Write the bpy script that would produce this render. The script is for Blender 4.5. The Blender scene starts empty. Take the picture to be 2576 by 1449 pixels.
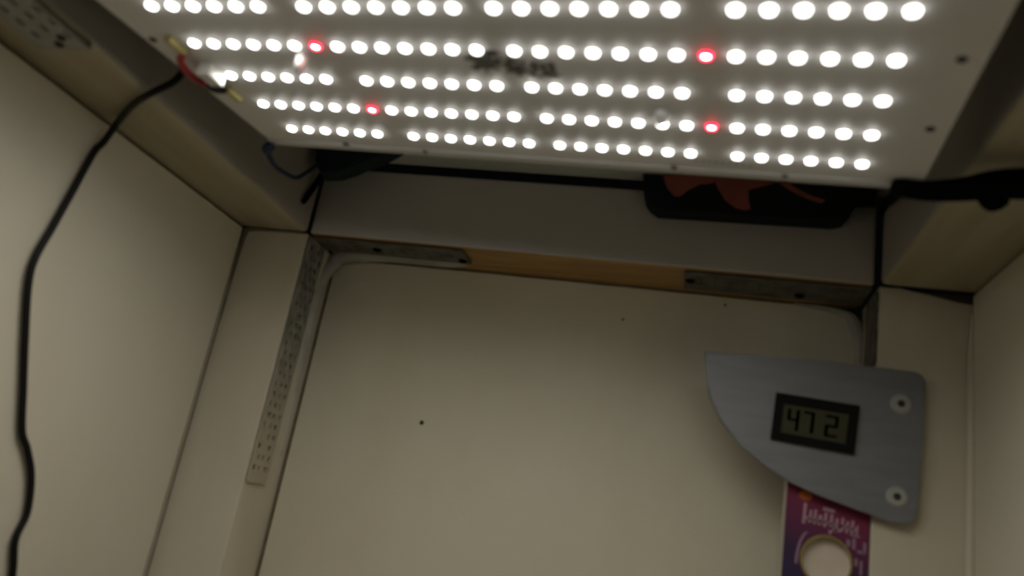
import bpy, bmesh, math, random
from mathutils import Vector, Matrix

random.seed(7)
SC = bpy.context.scene
COL = SC.collection
ZC = 0.60                      # height of the lens above the cabinet floor (m)

# ------------------------------------------------------------------ camera
cam_d = bpy.data.cameras.new('camera')
cam = bpy.data.objects.new('camera', cam_d)
COL.objects.link(cam)
RIGHT = Vector((0.966577, 0.193938, 0.167683))
DOWN = Vector((0.100019, 0.316973, -0.943146))
FWD = Vector((-0.236063, 0.928394, 0.286981))
m3 = Matrix((RIGHT, -DOWN, -FWD)).transposed()
cam.matrix_world = Matrix.Translation((0, 0, ZC)) @ m3.to_4x4()
cam_d.sensor_width = 36.0
cam_d.lens = 36.0 * 1995.64 / 2576.0
cam_d.clip_start = 0.005
cam_d.dof.use_dof = True       # the phone did not focus this close
cam_d.dof.focus_distance = 1.6
cam_d.dof.aperture_fstop = 10.0
SC.camera = cam

# ------------------------------------------------------------------ world, exposure
w = bpy.data.worlds.new('world')
SC.world = w
w.use_nodes = True
w.node_tree.nodes['Background'].inputs[0].default_value = (0.9, 0.85, 0.8, 1)
w.node_tree.nodes['Background'].inputs[1].default_value = 0.001
SC.view_settings.view_transform = 'Standard'
SC.view_settings.look = 'None'
SC.view_settings.gamma = 1.0
SC.view_settings.use_curve_mapping = False
SC.view_settings.exposure = 0.0
LED_POWER = 106.0               # radiance of a lit white diode
SC.cycles.use_denoising = True
SC.cycles.max_bounces = 5
SC.cycles.diffuse_bounces = 4
SC.cycles.use_adaptive_sampling = True
SC.cycles.adaptive_threshold = 0.04
SC.cycles.sample_clamp_indirect = 4.0


# ------------------------------------------------------------------ helpers (lengths in mm from the lens)
def W(p):
    return Vector((p[0] / 1000, p[1] / 1000, p[2] / 1000 + ZC))


def S(p):
    return Vector((p[0] / 1000, p[1] / 1000, p[2] / 1000))


def props(o, label=None, cat=None, group=None, kind=None):
    if label: o['label'] = label
    if cat: o['category'] = cat
    if group: o['group'] = group
    if kind: o['kind'] = kind
    return o


def obj(name, bm, mats, parent=None, smooth=False):
    me = bpy.data.meshes.new(name)
    bmesh.ops.recalc_face_normals(bm, faces=bm.faces)
    bm.to_mesh(me)
    bm.free()
    if not isinstance(mats, (list, tuple)): mats = [mats]
    for m in mats: me.materials.append(m)
    if smooth:
        for p in me.polygons: p.use_smooth = True
    o = bpy.data.objects.new(name, me)
    COL.objects.link(o)
    if parent: o.parent = parent
    return o


def empty(name, loc, rot=None):
    o = bpy.data.objects.new(name, None)
    o.empty_display_size = 0.02
    COL.objects.link(o)
    if rot is None: o.location = loc
    else: o.matrix_world = Matrix.Translation(loc) @ rot.to_4x4()
    return o


def put(o, origin):
    """shift a mesh built in world millimetres so its own origin sits at `origin`"""
    v = W(origin)
    o.data.transform(Matrix.Translation(-v))
    o.location = v
    return o


def box_bm(x0, x1, y0, y1, z0, z1, bev=0.0, bm=None, f=W, seg=2):
    own = bm or bmesh.new()
    vs = [own.verts.new(f((x, y, z))) for z in (z0, z1) for y in (y0, y1) for x in (x0, x1)]
    fs = []
    for a in ((0, 1, 3, 2), (4, 6, 7, 5), (0, 4, 5, 1), (2, 3, 7, 6), (0, 2, 6, 4), (1, 5, 7, 3)):
        fs.append(own.faces.new([vs[i] for i in a]))
    if bev > 0:
        es = list({e for fa in fs for e in fa.edges})
        bmesh.ops.bevel(own, geom=es, offset=bev / 1000, segments=seg, affect='EDGES', profile=0.5)
    return own


def prism_bm(pts, y0, y1, f=W, bev=0.0):
    """outline in x,z extruded along y"""
    bm = bmesh.new()
    a = [bm.verts.new(f((p[0], y0, p[1]))) for p in pts]
    b = [bm.verts.new(f((p[0], y1, p[1]))) for p in pts]
    n = len(pts)
    fa = bm.faces.new(a)
    bm.faces.new(b[::-1])
    for i in range(n):
        bm.faces.new((a[i], b[i], b[(i + 1) % n], a[(i + 1) % n]))
    if bev:
        bmesh.ops.bevel(bm, geom=list(fa.edges), offset=bev / 1000, segments=2, affect='EDGES', profile=0.5)
    return bm


def cyl_bm(c, axis, r, h, n=20, f=W, r2=None, bm=None):
    own = bm or bmesh.new()
    ax = Vector(axis).normalized()
    u = ax.orthogonal().normalized()
    v = ax.cross(u)
    r2 = r if r2 is None else r2
    c = Vector(c)
    A = [own.verts.new(f(c + (u * math.cos(t) + v * math.sin(t)) * r)) for t in [2 * math.pi * i / n for i in range(n)]]
    B = [own.verts.new(f(c + ax * h + (u * math.cos(t) + v * math.sin(t)) * r2)) for t in [2 * math.pi * i / n for i in range(n)]]
    own.faces.new(A[::-1])
    own.faces.new(B)
    for i in range(n):
        own.faces.new((A[i], A[(i + 1) % n], B[(i + 1) % n], B[i]))
    return own


def catmull(P, k=8):
    P = [Vector(p) for p in P]
    Q = [P[0] * 2 - P[1]] + P + [P[-1] * 2 - P[-2]]
    out = []
    for i in range(1, len(Q) - 2):
        for j in range(k):
            t = j / k
            a, b, c, d = Q[i - 1], Q[i], Q[i + 1], Q[i + 2]
            out.append(0.5 * ((2 * b) + (c - a) * t + (2 * a - 5 * b + 4 * c - d) * t * t + (3 * b - a - 3 * c + d) * t ** 3))
    out.append(P[-1])
    return out


def tube_bm(P, r, k=8, n=12, f=W, bm=None):
    own = bm or bmesh.new()
    pts = catmull(P, k)
    if isinstance(r, (list, tuple)):
        rr = [v.x for v in catmull([(a, 0, 0) for a in r], k)]
    else:
        rr = [r] * len(pts)
    rings = []
    u = None
    for i, p in enumerate(pts):
        t = (pts[min(i + 1, len(pts) - 1)] - pts[max(i - 1, 0)]).normalized()
        u = t.orthogonal().normalized() if u is None else (u - t * u.dot(t)).normalized()
        v = t.cross(u)
        rings.append([own.verts.new(f(p + (u * math.cos(a) + v * math.sin(a)) * rr[i])) for a in [2 * math.pi * q / n for q in range(n)]])
    for a, b in zip(rings, rings[1:]):
        for q in range(n):
            own.faces.new((a[q], a[(q + 1) % n], b[(q + 1) % n], b[q]))
    own.faces.new(rings[0][::-1])
    own.faces.new(rings[-1])
    return own


def perforated_bm(us, vs, solid, P, t):
    """plate with real holes: us, vs are grid lines, solid(i, j) says which cells stay, P(u, v, h) places a point, t is thickness"""
    bm = bmesh.new()
    cache = {}

    def V(i, j, h):
        if (i, j, h) not in cache: cache[(i, j, h)] = bm.verts.new(W(P(us[i], vs[j], h * t)))
        return cache[(i, j, h)]
    nu, nv = len(us) - 1, len(vs) - 1
    S_ = [[solid(i, j) for j in range(nv)] for i in range(nu)]
    ok = lambda i, j: 0 <= i < nu and 0 <= j < nv and S_[i][j]
    for i in range(nu):
        for j in range(nv):
            if not S_[i][j]: continue
            for h in (0, 1):
                bm.faces.new([V(i, j, h), V(i + 1, j, h), V(i + 1, j + 1, h), V(i, j + 1, h)])
            for (di, dj, a, b) in ((-1, 0, (i, j), (i, j + 1)), (1, 0, (i + 1, j), (i + 1, j + 1)), (0, -1, (i, j), (i + 1, j)), (0, 1, (i, j + 1), (i + 1, j + 1))):
                if not ok(i + di, j + dj):
                    bm.faces.new([V(*a, 0), V(*b, 0), V(*b, 1), V(*a, 1)])
    return bm


# ------------------------------------------------------------------ materials
def mat(name, col, rough=0.6, metal=0.0, col2=None, scale=(30, 30, 30), detail=4, lo=0.4, hi=0.6, bump=0.0, bscale=400, trans=0.0, spec=0.5):
    m = bpy.data.materials.new(name)
    m.use_nodes = True
    nt = m.node_tree
    b = nt.nodes['Principled BSDF']
    b.inputs['Base Color'].default_value = (*col, 1)
    b.inputs['Roughness'].default_value = rough
    b.inputs['Metallic'].default_value = metal
    b.inputs['Specular IOR Level'].default_value = spec
    if trans: b.inputs['Transmission Weight'].default_value = trans
    if col2 or bump:
        tc = nt.nodes.new('ShaderNodeTexCoord')
    if col2:
        mp = nt.nodes.new('ShaderNodeMapping')
        mp.inputs['Scale'].default_value = scale
        nz = nt.nodes.new('ShaderNodeTexNoise')
        nz.inputs['Scale'].default_value = 1.0
        nz.inputs['Detail'].default_value = detail
        rp = nt.nodes.new('ShaderNodeValToRGB')
        rp.color_ramp.elements[0].position = lo
        rp.color_ramp.elements[1].position = hi
        rp.color_ramp.elements[0].color = (*col, 1)
        rp.color_ramp.elements[1].color = (*col2, 1)
        nt.links.new(tc.outputs['Object'], mp.inputs[0])
        nt.links.new(mp.outputs[0], nz.inputs['Vector'])
        nt.links.new(nz.outputs['Fac'], rp.inputs[0])
        nt.links.new(rp.outputs[0], b.inputs['Base Color'])
    if bump:
        n2 = nt.nodes.new('ShaderNodeTexNoise')
        n2.inputs['Scale'].default_value = bscale
        n2.inputs['Detail'].default_value = 3
        bp = nt.nodes.new('ShaderNodeBump')
        bp.inputs['Strength'].default_value = bump
        bp.inputs['Distance'].default_value = 0.0006
        nt.links.new(tc.outputs['Object'], n2.inputs['Vector'])
        nt.links.new(n2.outputs['Fac'], bp.inputs['Height'])
        nt.links.new(bp.outputs[0], b.inputs['Normal'])
    return m


def emit(name, col, strength):
    m = bpy.data.materials.new(name)
    m.use_nodes = True
    nt = m.node_tree
    nt.nodes.clear()
    e = nt.nodes.new('ShaderNodeEmission')
    e.inputs[0].default_value = (*col, 1)
    e.inputs[1].default_value = strength
    o = nt.nodes.new('ShaderNodeOutputMaterial')
    nt.links.new(e.outputs[0], o.inputs[0])
    return m


M = dict(
    wall=mat('cream_wall_paint', (0.69, 0.645, 0.515), 0.55, col2=(0.75, 0.71, 0.58), scale=(5, 5, 2.2), bump=0.25, bscale=260),
    panel=mat('cream_panel_paint', (0.68, 0.635, 0.48), 0.5, col2=(0.75, 0.71, 0.56), scale=(7, 7, 4), bump=0.3, bscale=300),
    frame=mat('cream_frame_paint', (0.63, 0.58, 0.45), 0.55, col2=(0.69, 0.64, 0.51), scale=(18, 18, 6), bump=0.25),
    beam=mat('yellowed_beam_paint', (0.53, 0.475, 0.335), 0.5, col2=(0.45, 0.385, 0.245), scale=(60, 5, 60), bump=0.3),
    lintel=mat('grey_lintel_paint', (0.63, 0.61, 0.59), 0.6, col2=(0.58, 0.55, 0.53), scale=(6, 6, 6), bump=0.2),
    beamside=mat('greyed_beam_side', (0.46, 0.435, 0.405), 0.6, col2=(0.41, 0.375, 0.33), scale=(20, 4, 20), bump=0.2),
    wood=mat('bare_orange_wood', (0.50, 0.31, 0.11), 0.6, col2=(0.38, 0.22, 0.08), scale=(12, 120, 120), bump=0.3),
    ceil=mat('grey_ceiling_board', (0.58, 0.60, 0.57), 0.7, col2=(0.52, 0.54, 0.51), scale=(12, 12, 12)),
    floor=mat('pale_floor_board', (0.27, 0.255, 0.22), 0.6, col2=(0.22, 0.21, 0.18), scale=(20, 4, 4)),
    board=mat('white_circuit_board', (0.82, 0.81, 0.80), 0.45, col2=(0.78, 0.765, 0.755), scale=(20, 20, 20)),
    lip=mat('board_edge_aluminium', (0.72, 0.715, 0.71), 0.65),
    ledbody=mat('led_package_white', (0.8, 0.79, 0.74), 0.4),
    led=emit('led_white_glow', (1.0, 0.985, 0.91), LED_POWER),
    ledred=emit('led_red_glow', (1.0, 0.10, 0.15), LED_POWER * 0.9),
    lens=emit('led_bloom_white', (1.0, 0.975, 0.92), 5.4),  # glow put on the collar to imitate bloom round each diode
    bloomred=emit('led_bloom_red', (1.0, 0.012, 0.05), 5.0),  # added red glow, imitates the bloom halo of the red diodes
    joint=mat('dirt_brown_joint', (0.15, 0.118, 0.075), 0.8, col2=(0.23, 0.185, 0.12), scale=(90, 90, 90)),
    dark=mat('dark_hole', (0.03, 0.028, 0.025), 0.7),
    ink=mat('dark_grey_ink', (0.16, 0.155, 0.145), 0.7),
    fadedink=mat('faded_grey_ink', (0.42, 0.40, 0.37), 0.6),
    brass=mat('brass', (0.62, 0.55, 0.25), 0.4, metal=0.6),
    white=mat('white_plastic', (0.82, 0.81, 0.76), 0.4),
    clear=mat('clear_nylon', (0.9, 0.9, 0.88), 0.3, trans=0.3),
    redwire=mat('red_wire', (0.36, 0.025, 0.03), 0.45),
    black=mat('black_rubber', (0.008, 0.0075, 0.0075), 0.55, spec=0.25),
    softblack=mat('black_sleeve', (0.003, 0.003, 0.003), 0.95, spec=0.05),
    blue=mat('blue_cord', (0.015, 0.036, 0.085), 0.7, col2=(0.01, 0.024, 0.055), scale=(300, 300, 300)),
    teal=mat('dark_teal_plastic', (0.014, 0.027, 0.031), 0.6, spec=0.2),
    navy=mat('navy_print', (0.009, 0.015, 0.027), 0.7, spec=0.15, col2=(0.012, 0.013, 0.012), scale=(25, 25, 25)),
    flame=mat('orange_red_print', (0.36, 0.10, 0.075), 0.6, col2=(0.31, 0.08, 0.06), scale=(40, 40, 40)),
    zinc=mat('dull_zinc', (0.38, 0.37, 0.335), 0.6, metal=0.2, col2=(0.33, 0.31, 0.265), scale=(60, 60, 60)),
    alu=mat('brushed_grey_metal', (0.205, 0.21, 0.225), 0.5, metal=0.3, col2=(0.225, 0.23, 0.245), scale=(30, 30, 200), bump=0.05),
    rivet=mat('pale_metal_rivet', (0.43, 0.43, 0.41), 0.4, metal=0.3),
    bezel=mat('black_bezel', (0.008, 0.008, 0.007), 0.7, spec=0.1),
    lcd=mat('olive_lcd_glass', (0.06, 0.058, 0.03), 0.6, spec=0.15),
    seg=mat('lcd_segment', (0.01, 0.009, 0.007), 0.6, spec=0.1),
    caulk=mat('grey_white_caulk', (0.52, 0.51, 0.46), 0.6, col2=(0.40, 0.40, 0.36), scale=(40, 40, 40), bump=0.4),
    card=mat('white_card_side', (0.62, 0.58, 0.52), 0.6),
    cream=mat('cream_disc', (0.74, 0.66, 0.54), 0.6, col2=(0.70, 0.60, 0.50), scale=(50, 50, 50)),
    gold=mat('gold_rim', (0.34, 0.26, 0.06), 0.5),
    pink=mat('pale_pink_ink', (0.47, 0.28, 0.34), 0.6),
    lilac=mat('lilac_ink', (0.32, 0.19, 0.28), 0.6),
    orange=mat('orange_ink', (0.52, 0.13, 0.03), 0.6),
)


def strap_material():
    """zinc strap under paint: bare and grimy near the corner, paint-covered further down its long arm"""
    m = mat('grimy_zinc_strap', (0.15, 0.158, 0.13), 0.65, col2=(0.30, 0.30, 0.255), scale=(90, 130, 110), lo=0.35, hi=0.62, bump=0.4)
    nt = m.node_tree
    b = nt.nodes['Principled BSDF']
    ramp = b.inputs['Base Color'].links[0].from_node
    tc = nt.nodes.new('ShaderNodeTexCoord')
    sx = nt.nodes.new('ShaderNodeSeparateXYZ')
    mr = nt.nodes.new('ShaderNodeMapRange')
    mr.inputs['From Min'].default_value = -0.055      # paint starts here along the arm
    mr.inputs['From Max'].default_value = -0.15
    mx = nt.nodes.new('ShaderNodeMix')
    mx.data_type = 'RGBA'
    mx.inputs[7].default_value = (0.50, 0.45, 0.33, 1)
    nt.links.new(tc.outputs['Object'], sx.inputs[0])
    nt.links.new(sx.outputs['Z'], mr.inputs['Value'])
    nt.links.new(mr.outputs[0], mx.inputs[0])
    nt.links.new(ramp.outputs[0], mx.inputs[6])
    nt.links.new(mx.outputs[2], b.inputs['Base Color'])
    return m


def box_print_material():
    """printed carton front: crimson at the top running to purple and navy below left"""
    m = bpy.data.materials.new('crimson_to_navy_print')
    m.use_nodes = True
    nt = m.node_tree
    b = nt.nodes['Principled BSDF']
    b.inputs['Roughness'].default_value = 0.55
    tc = nt.nodes.new('ShaderNodeTexCoord')
    sx = nt.nodes.new('ShaderNodeSeparateXYZ')
    a1 = nt.nodes.new('ShaderNodeMath'); a1.operation = 'MULTIPLY_ADD'
    a1.inputs[1].default_value = -0.35
    mr = nt.nodes.new('ShaderNodeMapRange')
    mr.inputs['From Min'].default_value = 0.052
    mr.inputs['From Max'].default_value = -0.012
    rp = nt.nodes.new('ShaderNodeValToRGB')
    e = rp.color_ramp.elements
    e[0].position = 0.0; e[0].color = (0.27, 0.012, 0.04, 1)
    e[1].position = 1.0; e[1].color = (0.018, 0.012, 0.075, 1)
    k = rp.color_ramp.elements.new(0.35); k.color = (0.15, 0.012, 0.065, 1)
    k = rp.color_ramp.elements.new(0.65); k.color = (0.042, 0.014, 0.062, 1)
    nt.links.new(tc.outputs['Object'], sx.inputs[0])
    nt.links.new(sx.outputs['X'], a1.inputs[0])
    nt.links.new(sx.outputs['Z'], a1.inputs[2])
    a1.inputs[1].default_value = 0.35
    nt.links.new(a1.outputs[0], mr.inputs['Value'])
    nt.links.new(mr.outputs[0], rp.inputs[0])
    nt.links.new(rp.outputs[0], b.inputs['Base Color'])
    return m


M['strap'] = strap_material()
M['strapdark'] = mat('dark_grimy_strap', (0.09, 0.085, 0.07), 0.7, col2=(0.16, 0.15, 0.125), scale=(70, 90, 45), bump=0.4)
for k in ('lens', 'bloomred'): M[k].cycles.emission_sampling = 'NONE'
M['print'] = box_print_material()

# ------------------------------------------------------------------ the cabinet (all planes in mm from the lens)
XL, XPL, XPR, XR = -304.0, -258.0, 93.8, 140.5       # left wall, left post edge, right post edge, right wall
YF, YK = 450.0, 492.8                                # front of the posts, recessed back panel
ZB, ZT = 162.4, 216.0                                # underside of the beams, ceiling
YN, ZF = -240.0, -600.0                              # open front, floor


def structure(o, label, cat):
    return props(o, label, cat, kind='structure')


structure(put(obj('floor', box_bm(XL - 9, XR + 9, YN, YK + 7, ZF - 12, ZF), M['floor']), (0, 0, ZF)),
          'pale wooden floor board of the cabinet', 'floor')
structure(put(obj('wall_left', box_bm(XL - 9, XL, YN, YF - 4.2, ZF, ZB - 1.8, 0.5), M['wall']), (XL, 100, 0)),
          'cream painted left wall behind the thin hanging black cord', 'wall')
wall_r = structure(put(obj('wall_right', box_bm(XR, XR + 9, YN, YF - 0.8, ZF, ZB - 1.2, 0.5), M['wall']), (XR, 100, 0)),
                   'cream painted right wall at the edge of the picture', 'wall')
structure(put(obj('ceiling', box_bm(XL - 9, XR + 9, YN, YF - 2, ZT, ZT + 9), M['ceil']), (0, 100, ZT)),
          'dark grey ceiling board above the light panel', 'ceiling')

# back panel: board with rounded upper corners, a thin open joint all round
r = 11.0
out = [(XPL + 2.6, ZF)]
for i in range(7):
    a = math.pi - i * math.pi / 12
    out.append((XPL + 2.6 + r + r * math.cos(a), ZB - 1.8 - r + r * math.sin(a)))
for i in range(7):
    a = math.pi / 2 - i * math.pi / 12
    out.append((XPR - 2 - r + r * math.cos(a), ZB - 1.8 - r + r * math.sin(a)))
out.append((XPR - 2, ZF))
wall_b = structure(put(obj('wall_back', prism_bm(out, YK, YK + 6, bev=0.8), M['panel']), (-80, YK, 60)),
                   'cream recessed back panel with rounded upper corners', 'wall')


def child(o, parent):
    mw = o.matrix_world.copy() if o.parent is None else None
    o.parent = parent
    o.matrix_parent_inverse = Matrix.Translation(parent.location).inverted()
    return o


def wpart(name, bm, m, parent, smooth=False):
    """part built in world millimetres and hung under a thing that has only a location"""
    o = obj(name, bm, m, None, smooth)
    o.data.transform(Matrix.Translation(-parent.location))
    o.parent = parent
    return o


wpart('caulk_bead', tube_bm([(XPL - 0.6, YK - 5, 20), (XPL - 0.8, YK - 7, 70), (XPL - 2.2, YK - 9, 110), (XPL - 2.4, YK - 9, 138), (XPL + 2.6, YK - 4.2, 154.5),
                             (XPL + 12, YK - 5.5, ZB - 0.2), (XPL + 45, YK - 7.5, ZB + 3.4), (XPL + 85, YK - 7.5, ZB + 3.6), (XPL + 100, YK - 7.5, ZB + 4.6)],
                            [1.0, 2.4, 5.0, 5.6, 5.2, 5.6, 6.2, 6.0, 5.0], 8, 10), M['caulk'], wall_b, True)
wpart('caulk_bead', tube_bm([(XPR - 40, YK + 0.2, ZB - 1.2), (XPR - 14, YK - 0.8, ZB - 4), (XPR - 4.5, YK - 1.2, ZB - 12), (XPR - 1.5, YK - 0.8, ZB - 34), (XPR - 0.9, YK, 60)],
                            [0.9, 2.4, 3.8, 2.4, 0.9], 8, 10), M['caulk'], wall_b, True)
for (x, z, rr) in ((-168.9, 55.3, 1.6), (12.9, 155.6, 0.9), (-49.3, 138.9, 0.8)):
    wpart('nail_head', cyl_bm((x, YK + 0.2, z), (0, -1, 0), rr, 0.7, 14, r2=rr * 0.8), M['dark'], wall_b)
# light filler ridge in the right-hand corner
wpart('caulk_bead', tube_bm([(XR - 1.2, YF - 1.4, -560), (XR - 1.4, YF - 1.6, -100), (XR - 1.5, YF - 1.8, 20), (XR - 1.2, YF - 1.8, 70), (XR - 0.9, YF - 1.5, 120), (XR - 0.4, YF - 1.2, 152)],
                            [2.2, 2.2, 2.3, 2.1, 1.7, 0.8], 8, 10), M['frame'], wall_r, True)

# dirt-filled joints along the panel edge
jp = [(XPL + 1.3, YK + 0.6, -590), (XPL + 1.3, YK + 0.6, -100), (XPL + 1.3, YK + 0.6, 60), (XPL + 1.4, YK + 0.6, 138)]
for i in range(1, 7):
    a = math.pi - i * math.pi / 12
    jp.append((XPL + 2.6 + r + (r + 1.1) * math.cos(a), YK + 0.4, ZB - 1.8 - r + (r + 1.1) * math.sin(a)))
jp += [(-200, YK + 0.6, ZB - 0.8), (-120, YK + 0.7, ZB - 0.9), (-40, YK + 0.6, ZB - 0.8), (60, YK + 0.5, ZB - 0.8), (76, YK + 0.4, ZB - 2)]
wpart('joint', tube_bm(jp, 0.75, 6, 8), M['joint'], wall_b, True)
# frame timber: two posts, two side beams, a lintel
po = structure(put(obj('trim_1', box_bm(XL - 9, XPL, YF, YK + 6, ZF, ZB - 0.15, 1.0), M['frame']), (XPL, YF, 0)),
          'cream painted left post beside the recessed back panel', 'post')
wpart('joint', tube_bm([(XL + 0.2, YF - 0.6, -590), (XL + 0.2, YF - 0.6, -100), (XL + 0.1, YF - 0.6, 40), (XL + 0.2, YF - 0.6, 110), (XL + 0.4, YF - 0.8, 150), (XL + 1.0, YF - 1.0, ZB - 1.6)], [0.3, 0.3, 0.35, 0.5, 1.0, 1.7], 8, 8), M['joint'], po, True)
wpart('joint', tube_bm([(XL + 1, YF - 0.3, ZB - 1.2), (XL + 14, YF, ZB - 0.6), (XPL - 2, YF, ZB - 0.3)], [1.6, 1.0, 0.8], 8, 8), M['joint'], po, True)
top = [(XPR, ZF), (XR + 9, ZF), (XR + 9, ZB - 6.5), (XPR + 40, ZB - 5.6), (XPR + 27, ZB - 3.2), (XPR + 10, ZB - 0.4), (XPR, ZB - 0.2)]
pr = structure(put(obj('trim_2', prism_bm(top, YF, YK + 6, bev=0.8), M['frame']), (XPR, YF, 0)),
          'cream painted right post behind the grey thermometer plate', 'post')
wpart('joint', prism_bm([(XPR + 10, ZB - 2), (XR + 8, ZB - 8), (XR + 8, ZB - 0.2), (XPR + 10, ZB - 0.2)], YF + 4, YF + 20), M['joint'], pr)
structure(put(obj('trim_3', box_bm(XL - 9, XPL, YN, YF - 0.6, ZB, ZT, 2.2), M['beam']), (XPL, 200, ZB)),
          'yellowed wooden beam running along the top of the left wall', 'beam')
structure(put(obj('trim_4', box_bm(XPR, XR + 9, YN, YF - 0.8, ZB, ZT, 2.6), M['beam']), (XPR, 200, ZB)),
          'yellowed wooden beam running along the top of the right wall', 'beam')
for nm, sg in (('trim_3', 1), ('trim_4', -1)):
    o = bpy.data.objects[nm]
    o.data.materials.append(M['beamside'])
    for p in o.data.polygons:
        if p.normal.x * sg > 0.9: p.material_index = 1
lin = structure(put(obj('trim_5', box_bm(XPL + 0.8, XPR - 3.0, YF, YK + 6, ZB, ZT - 5, 1.6), [M['lintel'], M['wood']]), (-80, YF, ZB)),
                'dark grey lintel board with a bare orange wood underside above the back panel', 'lintel')
for p in lin.data.polygons:
    if p.normal.z < -0.8: p.material_index = 1

# ------------------------------------------------------------------ LED grow light panel, hung slightly askew
PR = Matrix(((0.99699, 0.06888, 0.03565), (-0.06688, 0.99627, -0.05446), (-0.03927, 0.05191, 0.99788)))
PO = W((-73.26, 299.84, 159.4))
panel = empty('grow_light_panel', PO, PR)
props(panel, 'white LED grow light panel with rows of glowing white and red diodes', 'light panel')
PITCH, ROW = 9.2, 24.43


def pbox(name, x0, x1, y0, y1, z0, z1, m, bev=0.0, parent=panel):
    return obj(name, box_bm(x0, x1, y0, y1, z0, z1, bev, f=S), m, parent)


pbox('circuit_board', -151, 150.5, -192, 21, 0, 3.0, M['board'], 0.6)
pbox('edge_lip', -150.6, 150.1, 15.6, 20.8, -0.9, -0.02, M['lip'], 0.3)
pbox('driver', -60, 60, -120, -60, 3.05, 30, M['black'], 2.0)


def led_mesh(name, m_glow, m_bloom):
    """package, an added dim bloom collar and the flat bright die sunk in it, facing straight down"""
    bm = box_bm(-2.2, 2.2, -2.2, 2.2, -0.5, -0.01, 0.15, f=S, seg=1)
    for fa in bm.faces: fa.material_index = 0
    n = 12
    rings = []
    for (q, z) in ((2.2, -0.48), (2.15, -1.1), (1.95, -1.62), (1.75, -1.62), (1.38, -1.17)):  # added collar: glow imitates bloom, raised rim cuts grazing light off the walls
        rings.append([bm.verts.new(S((q * math.cos(2 * math.pi * i / n), q * math.sin(2 * math.pi * i / n), z))) for i in range(n)])
    for a, b in zip(rings, rings[1:]):
        for i in range(n): bm.faces.new((a[i], b[i], b[(i + 1) % n], a[(i + 1) % n])).material_index = 2
    bm.faces.new(rings[-1]).material_index = 1
    me = bpy.data.meshes.new(name)
    bmesh.ops.recalc_face_normals(bm, faces=bm.faces)
    bm.to_mesh(me); bm.free()
    for m in (M['ledbody'], m_glow, m_bloom): me.materials.append(m)
    return me


LW = led_mesh('led', M['led'], M['lens'])
LR = led_mesh('red_led', M['ledred'], M['bloomred'])
U26 = [0, 1, 2, 3, 4, 5] + list(range(7, 14)) + [14.5 + i for i in range(7)] + [22.5 + i for i in range(6)]
U28 = list(range(14)) + [14.5 + i for i in range(14)]
for row in range(8):
    us = U26 if row % 2 == 0 else U28
    for u in us:
        red = row % 2 == 1 and u in (6, 21.5)
        o = bpy.data.objects.new('red_led' if red else 'led', LR if red else LW)
        if red: o['label'] = 'diode glowing red'
        COL.objects.link(o)
        o.parent = panel
        o.location = S(((u - 13.75) * PITCH, -row * ROW, 0))

for (x, y) in ((143.7, -73.4), (144.1, -29.6), (-146.5, -73.8), (144, -150), (-146, -150)):
    obj('mounting_screw', cyl_bm((x, y, 0), (0, 0, -1), 1.7, 0.5, 16, f=S, r2=1.4), M['dark'], panel)
for x, y in ((-104.5, 14.0), (-62.9, 16.5), (54.2, 15.5), (99.3, 16.3)):
    obj('edge_screw', cyl_bm((x, y, -0.6), (0, 0, -1), 1.5, 0.8, 12, f=S, r2=1.2), M['ink'], panel)
# wire terminals on the left end
pbox('terminal', -138.2, -135.0, -77, -66.5, -2.6, 0, M['brass'], 0.5)
pbox('terminal', -138.4, -135.2, -37.5, -27.5, -2.6, 0, M['brass'], 0.5)
pbox('connector', -136.2, -129.6, -58.5, -47.5, -6.0, 0, M['white'], 0.9)
obj('red_wire', tube_bm([(-136.6, -67, -1.8), (-140.5, -63, -3.2), (-142.0, -56.5, -4.2), (-141.5, -50.5, -4.6), (-138.5, -47.5, -4.6)], 1.6, 8, 10, f=S), M['redwire'], panel, True)
obj('black_wire', tube_bm([(-138.5, -47.5, -4.6), (-139.6, -44.6, -4.4), (-138.9, -41.0, -3.8), (-136.8, -38.0, -2.2)], 1.5, 8, 10, f=S), M['black'], panel, True)
# clear posts
for (x, y, h) in ((-80.8, -66.5, 8.5), (53.4, -32.6, 4.2)):
    so = obj('clear_post', cyl_bm((x, y, 0), (0, 0, -1), 2.7, h, 16, f=S, r2=2.1), M['clear'], panel, True)
    obj('post_tip', cyl_bm((x, y, -h), (0, 0, -1), 1.5, 1.4, 14, f=S, r2=0.6), M['clear'], so, True)
# dark emblem and lettering in the middle of the board: blurred past reading in the photograph, kept as strokes
bm = bmesh.new()


def stroke(bm, x0, x1, y0, y1):
    box_bm(x0, x1, y0, y1, -0.12, -0.005, 0, bm=bm, f=S)


for k in range(100):
    x, y = random.uniform(-12.5, 18.5), random.uniform(-66.8, -57.5)
    a = random.uniform(0, math.pi)
    lw, lh = random.uniform(1.0, 2.6), random.uniform(0.45, 0.8)
    ca, sa = math.cos(a), math.sin(a)
    bm.faces.new([bm.verts.new(S((x + ca * p - sa * q, y + 0.12 * x + sa * p + ca * q, -0.05 - 0.001 * k))) for p, q in ((-lw, -lh), (lw, -lh), (lw, lh), (-lw, lh))])
obj('printed_lettering', bm, M['ink'], panel)
bm = bmesh.new()
n = 18
vs = [bm.verts.new(S((-3.2 + (2.9 + (0.9 if i % 2 else 0)) * math.cos(2 * math.pi * i / n), -70.2 + (1.8 + (0.7 if i % 2 else 0)) * math.sin(2 * math.pi * i / n), -0.06))) for i in range(n)]
bm.faces.new(vs)
bmesh.ops.solidify(bm, geom=bm.faces[:], thickness=0.00005)
obj('printed_emblem', bm, M['ink'], panel)
bm = bmesh.new()
for k in range(9):
    stroke(bm, 63 + k * 2.7, 64.6 + k * 2.7, 7.4 + 0.22 * k, 9.0 + 0.22 * k)
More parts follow.
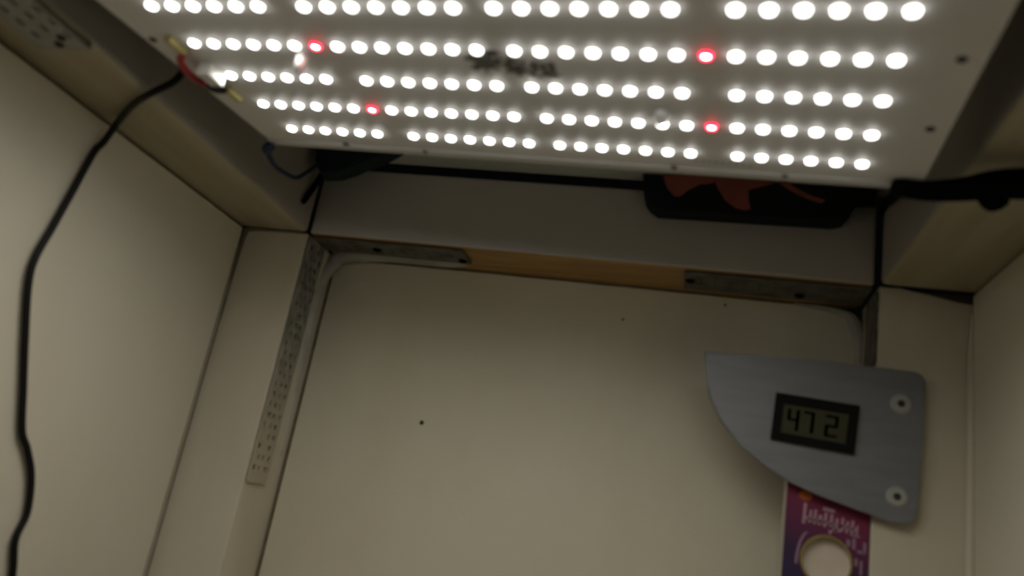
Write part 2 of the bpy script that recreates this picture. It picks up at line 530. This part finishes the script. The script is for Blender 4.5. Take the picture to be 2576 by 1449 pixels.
obj('printed_small_text', bm, M['fadedink'], panel)


def hang(x, y):
    """steel hanger from a corner of the board straight up to the ceiling"""
    a = PR @ Vector((x, y, 3.0)) + Vector((-73.3, 299.9, 158.3))
    up = PR.transposed() @ Vector((0, 0, 1))
    h = ZT - a.z
    p0 = Vector((x, y, 2.0))
    obj('hanger_wire', tube_bm([p0, p0 + up * h * 0.5, p0 + up * (h + 1)], 0.7, 2, 8, f=S), M['zinc'], panel, True)


for x, y in ((142, 14), (-142, -184), (142, -184)): hang(x, y)

# ------------------------------------------------------------------ cords and hanging things round the panel
cord_pts = [(-200, 250, 186), (-225, 268, 184), (-240, 277, 177), (-246.0, 279.0, 169.0), (-253.0, 276.3, 160.9), (-264.5, 281.5, 158.8), (-280.5, 293.8, 159.4), (-294.0, 304.8, 158.2),
            (-300.0, 307.3, 149.5), (-301, 304.6, 141.5), (-301, 300.5, 119.1), (-301, 296.7, 98.7), (-301, 293.3, 81.3), (-301, 295.0, 68.3), (-301, 303.2, 45.8), (-301, 312.2, 23.3),
            (-301, 319.7, 5.0), (-301, 326.2, -2.5), (-301, 334.2, -14.6), (-301, 339.1, -31.0), (-301, 337.5, -43.8), (-301, 342.9, -59.7), (-301, 349.1, -90), (-301, 345, -300), (-301, 350, -596)]
props(put(obj('power_cord', tube_bm(cord_pts, 1.65, 8, 12), M['black'], None, True), cord_pts[8]),
      'thin black cord hanging in a loose curve down the left wall', 'cord')

bc = [(-221.5, 327.5, 166.5), (-224.5, 332, 167.5), (-227.4, 335.0, 165.0), (-229.7, 345.0, 163.1), (-234.2, 360.0, 165.7), (-240.2, 385.0, 172.8), (-242.4, 395.0, 177.3), (-246.2, 408.0, 186.4), (-247.0, 421.0, 199)]
bt = put(obj('blue_cord', tube_bm(bc, [1.0, 1.5, 1.7, 1.35, 1.3, 1.3, 1.3, 1.2, 1.2], 8, 10), M['blue'], None, True), bc[3])
props(bt, 'dark blue cord looping from the panel corner to the teal tab', 'cord')
wpart('knot', tube_bm([(-219.5, 327, 162.3), (-223.2, 329.5, 163.2), (-226.4, 333.5, 163.9), (-229.2, 337.5, 166.0)], [1.7, 2.7, 2.7, 1.6], 6, 10), M['blue'], bt, True)
tl = [(-253, ZT - 0.4), (-250.5, 201.5), (-244.5, 193.0), (-234.3, 194.2), (-224.4, 198.2), (-219.7, 201.3), (-207.5, 207.2), (-196, ZT - 0.4)]
tt = put(obj('hanging_tab', prism_bm(tl, 421, 433, bev=1.2), M['teal']), (-230, 427, ZT))
props(tt, 'dark teal tab hanging below the ceiling behind the panel\'s left corner', 'tab')
bw = [(-246, 430.5, 195.5), (-250.0, 432.9, 197.0), (-254.6, 437.1, 191.7), (-255.6, 431.4, 178.1), (-256.2, 430.6, 175.5)]
props(put(obj('short_wire', tube_bm(bw, [1.5, 1.8, 1.9, 1.7, 1.2], 8, 10), M['softblack'], None, True), bw[2]),
      'short black wire stub running down from the teal tab along the left beam', 'wire')

# navy pouch with a flame print against the lintel
pout = [(-43.5, ZT - 0.6), (-41.6, 204), (-40.0, 199.0), (-37.0, 195.2), (-32.0, 192.0), (24, 192.9), (66.0, 193.6), (71.5, 195.2), (75.6, 201.0), (78.8, 208.2), (88, 210.5), (88, ZT - 0.6)]
pouch = put(obj('printed_pouch', prism_bm(pout, 436.5, 448.8, bev=2.0), M['navy']), (20, 449, ZT))
props(pouch, 'navy rounded pouch printed with orange red flames, tucked under the ceiling', 'pouch')
fy0, fy1 = 436.1, 436.5
fl = [[(-31.3, 215.5), (-30.2, 211), (-27.7, 206.2), (-23.3, 201.6), (-19.8, 201.8), (-16.1, 205.9), (-9.6, 210.3), (-1.3, 212.0), (-1.1, 215.5)],
      [(-1.0, 215.5), (-0.6, 212), (1.1, 208.6), (6.1, 201.0), (12.0, 196.9), (17.5, 195.9), (20.4, 196.8), (18.7, 203.7), (18.2, 209.0), (30.0, 213.4), (33.5, 215.5)],
      [(33.6, 215.5), (41.5, 210.2), (50.6, 206.0), (58.2, 203.8), (60.8, 205.8), (52.6, 208.1), (44.5, 212.2), (39.0, 215.5)]]
for q in fl: wpart('printed_flame', prism_bm(q, fy0, fy1), M['flame'], pouch)

# heavy black cable leaving the right-hand corner of the panel
hc = [(66.5, 304.5, 152.6), (70.0, 304.9, 151.6), (79.3, 305.6, 151.2), (90.9, 303.0, 151.5), (99.9, 298.2, 151.8), (109.7, 296.2, 152.0), (121, 297.0, 152.3), (130, 298.5, 153), (135.0, 299, 154.0)]
hv = put(obj('heavy_cable', tube_bm(hc, [2.2, 3.5, 4.0, 4.7, 5.5, 5.9, 5.4, 4.6, 4.6], 8, 16), M['softblack'], None, True), hc[4])
props(hv, 'thick black cable running from the panel\'s right corner under the right beam', 'cable')
wpart('cable_clip', tube_bm([(96.5, 299.5, 147.6), (101.0, 301.0, 146.6), (105.5, 300.0, 147.6)], [2.4, 4.2, 2.4], 8, 14), M['softblack'], hv, True)
wpart('shadow_tube', tube_bm([(70, 306, 153.5), (74, 330, 162), (84, 380, 184), (90.5, 430, 203), (92.2, 447, 205)], [2.6, 2.8, 2.6, 2.2, 1.6], 8, 10), M['softblack'], hv, True)  # black tube standing in for the shadow between cable and back corner

# ------------------------------------------------------------------ perforated metal on the timber
# nail plate under the left beam
cols = {-260.6: [(214.7 + 8.25 * k) for k in range(-7, 3)], -268.2: [(210.8 + 8.25 * k) for k in range(-7, 3)], -276.6: [(215.3 + 8.2 * k) for k in range(-7, 3)]}
us, vs = [-284.5, -258.2], [140.0, 242.0]
holes = []
for x, ys in cols.items():
    us += [x - 0.95, x + 0.95]
    for y in ys:
        vs += [y - 2.1, y + 2.1]
        holes.append((x - 0.95, x + 0.95, y - 2.1, y + 2.1))
us = sorted(set(us)); vs = sorted(set(vs))


def solid(i, j):
    cx, cy = (us[i] + us[i + 1]) / 2, (vs[j] + vs[j + 1]) / 2
    return not any(a < cx < b and c < cy < d for a, b, c, d in holes)


npl = put(obj('nail_plate', perforated_bm(us, vs, solid, lambda u, v, h: (u, v, 158.9 + h), 1.2), M['zinc']), (-270, 200, 160))
props(npl, 'grey punched nail plate with dark slots under the left beam', 'nail plate')
wpart('rim', box_bm(-284.4, -258.3, 240.9, 241.9, 160.1, ZB), M['zinc'], npl)
for (x, y) in ((-265.0, 233.0), (-270.2, 237.8)):
    wpart('nail', cyl_bm((x, y, 158.9), (0, 0, -1), 2.0, 1.0, 12, r2=1.4), M['dark'], npl)


def strap(lines_u, lines_v, hole_u, hole_v, P, hs=1.2):
    us, vs = list(lines_u), list(lines_v)
    hs_ = []
    for k, v in enumerate(hole_v):
        for q, u in enumerate(hole_u):
            du = (hole_u[1] - hole_u[0]) * (0.35 * (k % 2)) + random.choice((-0.6, 0.0, 0.6))
            h = hs * random.choice((0.7, 1.0, 1.25))
            if u + du + h > lines_u[1] - 0.6 or random.random() < 0.12: continue
            hs_.append((u + du - h, u + du + h, v - hs, v + hs))
    for a, b, c, d in hs_: us += [a, b]; vs += [c, d]
    us, vs = sorted(set(us)), sorted(set(vs))
    return perforated_bm(us, vs, lambda i, j: not any(a < (us[i] + us[i + 1]) / 2 < b and c < (vs[j] + vs[j + 1]) / 2 < d for a, b, c, d in hs_), P, 0.9)


g1 = 1.1
br = empty('corner_bracket', W((XPL, YF + 12, ZB)))
props(br, 'grimy perforated corner strap in the upper left of the back recess', 'bracket', 'corner straps of the recess')
hv_ = [ZB - 8 - 6.6 * k for k in range(23)]
wpart('long_arm', strap((YF + 1.0, YF + 24), (0.5, ZB - 1.6), [YF + 4.5, YF + 11, YF + 17.5, YF + 22.5], hv_, lambda u, v, h: (XPL + g1 + h, u, v), 1.6), M['strap'], br)
wpart('short_arm', strap((YF + 2.0, YF + 26), (XPL + 1.0, -151), [YF + 6, YF + 13, YF + 20], [XPL + 12 + 8.5 * k for k in range(11)], lambda u, v, h: (v, u, ZB - g1 - h), 0.9), M['strapdark'], br)
for x, y in ((-213.6, YF + 14), (-155.5, YF + 20)):
    wpart('screw', cyl_bm((x, y, ZB - g1 - 0.9), (0, 0, -1), 3.0, 1.2, 14, r2=2.3), M['softblack'], br)
br2 = empty('corner_bracket', W((XPR, YF + 12, ZB)))
props(br2, 'dark perforated corner strap in the upper right of the back recess', 'bracket', 'corner straps of the recess')
wpart('long_arm', strap((YF + 2.0, YF + 33), (-13, XPR - 3.6), [YF + 6, YF + 13, YF + 20], [-3 + 8.5 * k for k in range(11)], lambda u, v, h: (v, u, ZB - g1 - h), 0.9), M['strapdark'], br2)
wpart('short_arm', strap((YF + 1.0, YF + 25), (118, ZB - 3.2), [YF + 5, YF + 12, YF + 19], [ZB - 9 - 7 * k for k in range(5)], lambda u, v, h: (XPR - g1 - h, u, v), 1.1), M['strapdark'], br2)
for x, y in ((-9.5, YF + 15.5), (54.5, YF + 24)):
    wpart('screw', cyl_bm((x, y, ZB - g1 - 0.9), (0, 0, -1), 3.0, 1.2, 14, r2=2.3), M['softblack'], br2)

# ------------------------------------------------------------------ thermometer plate on the right post
th = empty('thermometer', W((104, YF, 72)))
props(th, 'grey blade-shaped thermometer plate with a small black LCD window, on the right post', 'thermometer')
pl = [(2.8, 111.6), (30.0, 113.0), (71.2, 114.3), (111.0, 113.9), (114.6, 112.6), (116.4, 109.3), (115.4, 79.9), (113.7, 42.5), (112.2, 38.1), (108.5, 35.4), (104, 34.9), (100.5, 35.6), (84.3, 39.0), (66.9, 43.0),
      (53.0, 47.3), (38.6, 54.1), (25.6, 63.7), (14.6, 75.0), (8.4, 86.2), (4.7, 99.2)]
wpart('plate', prism_bm(pl, 443.0, 446.0, bev=0.7), M['alu'], th)
wpart('mounting_pad', box_bm(97, 112, 446.0, YF, 42, 104, 0.5), M['dark'], th)
for x, z in ((104.5, 95.8), (103.8, 48.1)):
    s_ = wpart('rivet', cyl_bm((x, 443.0, z), (0, -1, 0), 5.3, 1.0, 28, r2=4.3), M['rivet'], th)
    h_ = obj('rivet_hole', cyl_bm((x, 442.0, z), (0, -1, 0), 1.9, 0.15, 16), M['dark'])
    h_.data.transform(Matrix.Translation(-th.location))
    h_.parent = s_
# bezel ring and screen
ob = [(42.4, 93.3), (84.3, 91.6), (82.6, 66.0), (41.1, 68.3)]
ib = [(46.4, 88.0), (79.4, 86.6), (78.2, 70.6), (45.6, 72.2)]
bm = bmesh.new()
q = [[bm.verts.new(W((p[0], y, p[1]))) for p in ring] for ring, y in ((ob, 443.0), (ob, 440.6), (ib, 440.6), (ib, 442.6))]
for a, b in zip(q, q[1:]):
    for i in range(4): bm.faces.new((a[i], a[(i + 1) % 4], b[(i + 1) % 4], b[i]))
disp = wpart('display_bezel', bm, M['bezel'], th)


def sub(name, bm, m):
    o = obj(name, bm, m)
    o.data.transform(Matrix.Translation(-th.location))
    o.parent = disp
    return o


sub('lcd_screen', prism_bm(ib, 441.6, 442.4), M['lcd'])


def lerp2(s, t):
    a = Vector(ib[0]).lerp(Vector(ib[1]), s); b = Vector(ib[3]).lerp(Vector(ib[2]), s)
    v = b.lerp(a, t)
    return (v.x, v.y)


SEG = {'4': 'bcfg', '7': 'abc', '2': 'abged'}
for ch, s0, s1 in (('4', 0.08, 0.27), ('7', 0.33, 0.50), ('2', 0.66, 0.86)):
    bm = bmesh.new()
    w_, tt_ = 0.055, 0.085
    R_ = {'a': (s0, s1, 0.86 - tt_, 0.86), 'd': (s0, s1, 0.14, 0.14 + tt_), 'g': (s0, s1, 0.5 - tt_ / 2, 0.5 + tt_ / 2), 'f': (s0, s0 + w_, 0.5, 0.86), 'b': (s1 - w_, s1, 0.5, 0.86),
          'e': (s0, s0 + w_, 0.14, 0.5), 'c': (s1 - w_, s1, 0.14, 0.5)}
    for k in SEG[ch]:
        a, b, c, d = R_[k]
        v0 = [bm.verts.new(W((p[0], 441.55, p[1]))) for p in (lerp2(a, c), lerp2(b, c), lerp2(b, d), lerp2(a, d))]
        bm.faces.new(v0)
    bmesh.ops.solidify(bm, geom=bm.faces[:], thickness=0.00008)
    sub('digit', bm, M['seg'])

# ------------------------------------------------------------------ printed carton with a round window, below the plate
cx0, cx1, cy0, cy1, cz0, cz1 = 52.2, XPR - 0.5, 451.5, 466.0, -46.0, 60.0
ct = empty('printed_carton', W((73, cy0, 0)))
props(ct, 'purple and crimson printed carton with a round cream window below the thermometer plate', 'box')
hx, hz, hr = 73.4, 11.6, 12.1
n = 48
bm = bmesh.new()
ring, ring2, edge = [], [], []
for i in range(n):
    a = 2 * math.pi * i / n
    c, s = math.cos(a), math.sin(a)
    k = min(((cx1 - hx) / c if c > 1e-6 else 1e9), ((cx0 - hx) / c if c < -1e-6 else 1e9), ((cz1 - hz) / s if s > 1e-6 else 1e9), ((cz0 - hz) / s if s < -1e-6 else 1e9))
    ring.append(bm.verts.new(W((hx + hr * c, cy0, hz + hr * s))))
    ring2.append(bm.verts.new(W((hx + hr * c, cy0 + 4.5, hz + hr * s))))
    edge.append(bm.verts.new(W((hx + k * c, cy0, hz + k * s))))
for i in range(n):
    j = (i + 1) % n
    bm.faces.new((ring[i], ring[j], edge[j], edge[i])).material_index = 0
    bm.faces.new((ring[i], ring2[i], ring2[j], ring[j])).material_index = 1
corners = [bm.verts.new(W(p)) for p in ((cx0, cy0, cz0), (cx1, cy0, cz0), (cx1, cy0, cz1), (cx0, cy0, cz1))]
for cpos, cv in zip(((cx0, cz0), (cx1, cz0), (cx1, cz1), (cx0, cz1)), corners):
    ang = math.atan2(cpos[1] - hz, cpos[0] - hx) % (2 * math.pi)
    i = int(ang / (2 * math.pi) * n) % n
    try: bm.faces.new((edge[i], cv, edge[(i + 1) % n]))
    except ValueError: pass
front = wpart('printed_front', bm, [M['print'], M['card']], ct)
body = wpart('carton_body', box_bm(cx0, cx1, cy0 + 0.05, cy1, cz0, cz1, 0), M['card'], ct)
# open the carton behind the window: body keeps back and sides only
bmb = bmesh.new(); bmb.from_mesh(body.data)
bmesh.ops.delete(bmb, geom=[f for f in bmb.faces if abs(f.normal.y) > 0.9 and f.calc_center_median().y < 0.004], context='FACES')
bmb.to_mesh(body.data); bmb.free()
wpart('window_disc', cyl_bm((hx, cy0 + 4.5, hz), (0, 1, 0), hr + 0.6, 1.0, 48), M['cream'], ct)
wpart('window_rim', tube_bm([(hx + 12.2 * math.cos(2 * math.pi * i / 24), cy0 - 0.1, hz + 12.2 * math.sin(2 * math.pi * i / 24)) for i in range(25)], 0.6, 3, 8), M['gold'], ct, True)


def decal(name, polys, m):
    bm = bmesh.new()
    for pts in polys:
        q = [[bm.verts.new(W((p[0], y, p[1]))) for p in pts] for y in (cy0 - 0.22, cy0 - 0.02)]
        bm.faces.new(q[0]); bm.faces.new(q[1][::-1])
        for i in range(len(pts)):
            j = (i + 1) % len(pts)
            bm.faces.new((q[0][i], q[1][i], q[1][j], q[0][j]))
    return wpart(name, bm, m, ct)


def rect(x0, x1, z0, z1, sk=0.0): return [(x0, z0), (x1, z0 - 0.12 * (x1 - x0)), (x1 + sk, z1 - 0.12 * (x1 - x0)), (x0 + sk, z1)]


decal('printed_sun', [[(61.6 + 3.4 * math.cos(a), 42.6 + 2.5 * math.sin(a)) for a in [2 * math.pi * i / 16 for i in range(16)]]], M['orange'])
st = [(60.6, 1.5, 28.5, 39.0), (63.6, 1.3, 29.4, 35.8), (66.0, 1.2, 29, 36.4), (68.2, 1.7, 29, 34.0), (71.0, 1.4, 28.4, 35.6), (73.8, 1.5, 25.4, 35.2), (76.6, 1.3, 26.6, 33.6), (79.4, 1.2, 27.4, 34.4),
      (81.8, 1.2, 27.0, 33.0), (84.2, 1.3, 26.8, 33.8), (86.6, 1.0, 26.4, 31.4)]
pol = [rect(a, a + b, c, d, 0.5) for a, b, c, d in st]
pol += [rect(62.2, 70.0, 30.8, 32.2), rect(69.6, 77.4, 30.4, 31.6), rect(74.0, 79.4, 27.4, 28.8), rect(79.4, 87.0, 29.4, 30.8), rect(70.6, 76.4, 36.6, 38.4)]
decal('printed_lettering', pol, M['pink'])
pol = []
for k in range(6):
    a0 = k * 0.22
    pol.append([(58.2 + 0.0 + 6 * (1 - math.cos(a0)), 8 + 17 * math.sin(a0)), (59.6 + 6 * (1 - math.cos(a0)), 8 + 17 * math.sin(a0)), (59.6 + 6 * (1 - math.cos(a0 + 0.22)), 8 + 17 * math.sin(a0 + 0.22)), (58.2 + 6 * (1 - math.cos(a0 + 0.22)), 8 + 17 * math.sin(a0 + 0.22))])
pol += [rect(82.6, 84.4, 20.6, 24.2), rect(85.4, 87.0, 19.6, 25.2), rect(88.0, 91.6, 18.2, 19.6), rect(90.6, 92.2, 18.4, 23.8), rect(86.8, 88.2, 11.6, 15.4), rect(89.4, 90.6, 7.6, 14.6), rect(87.2, 88.4, -2, 4), rect(84.0, 88.8, 26.0, 27.2)]
decal('printed_swirl', pol, M['lilac'])
decal('printed_gold_mark', [rect(58.4, 63.0, -3.6, 1.2, 1.5)], M['gold'])
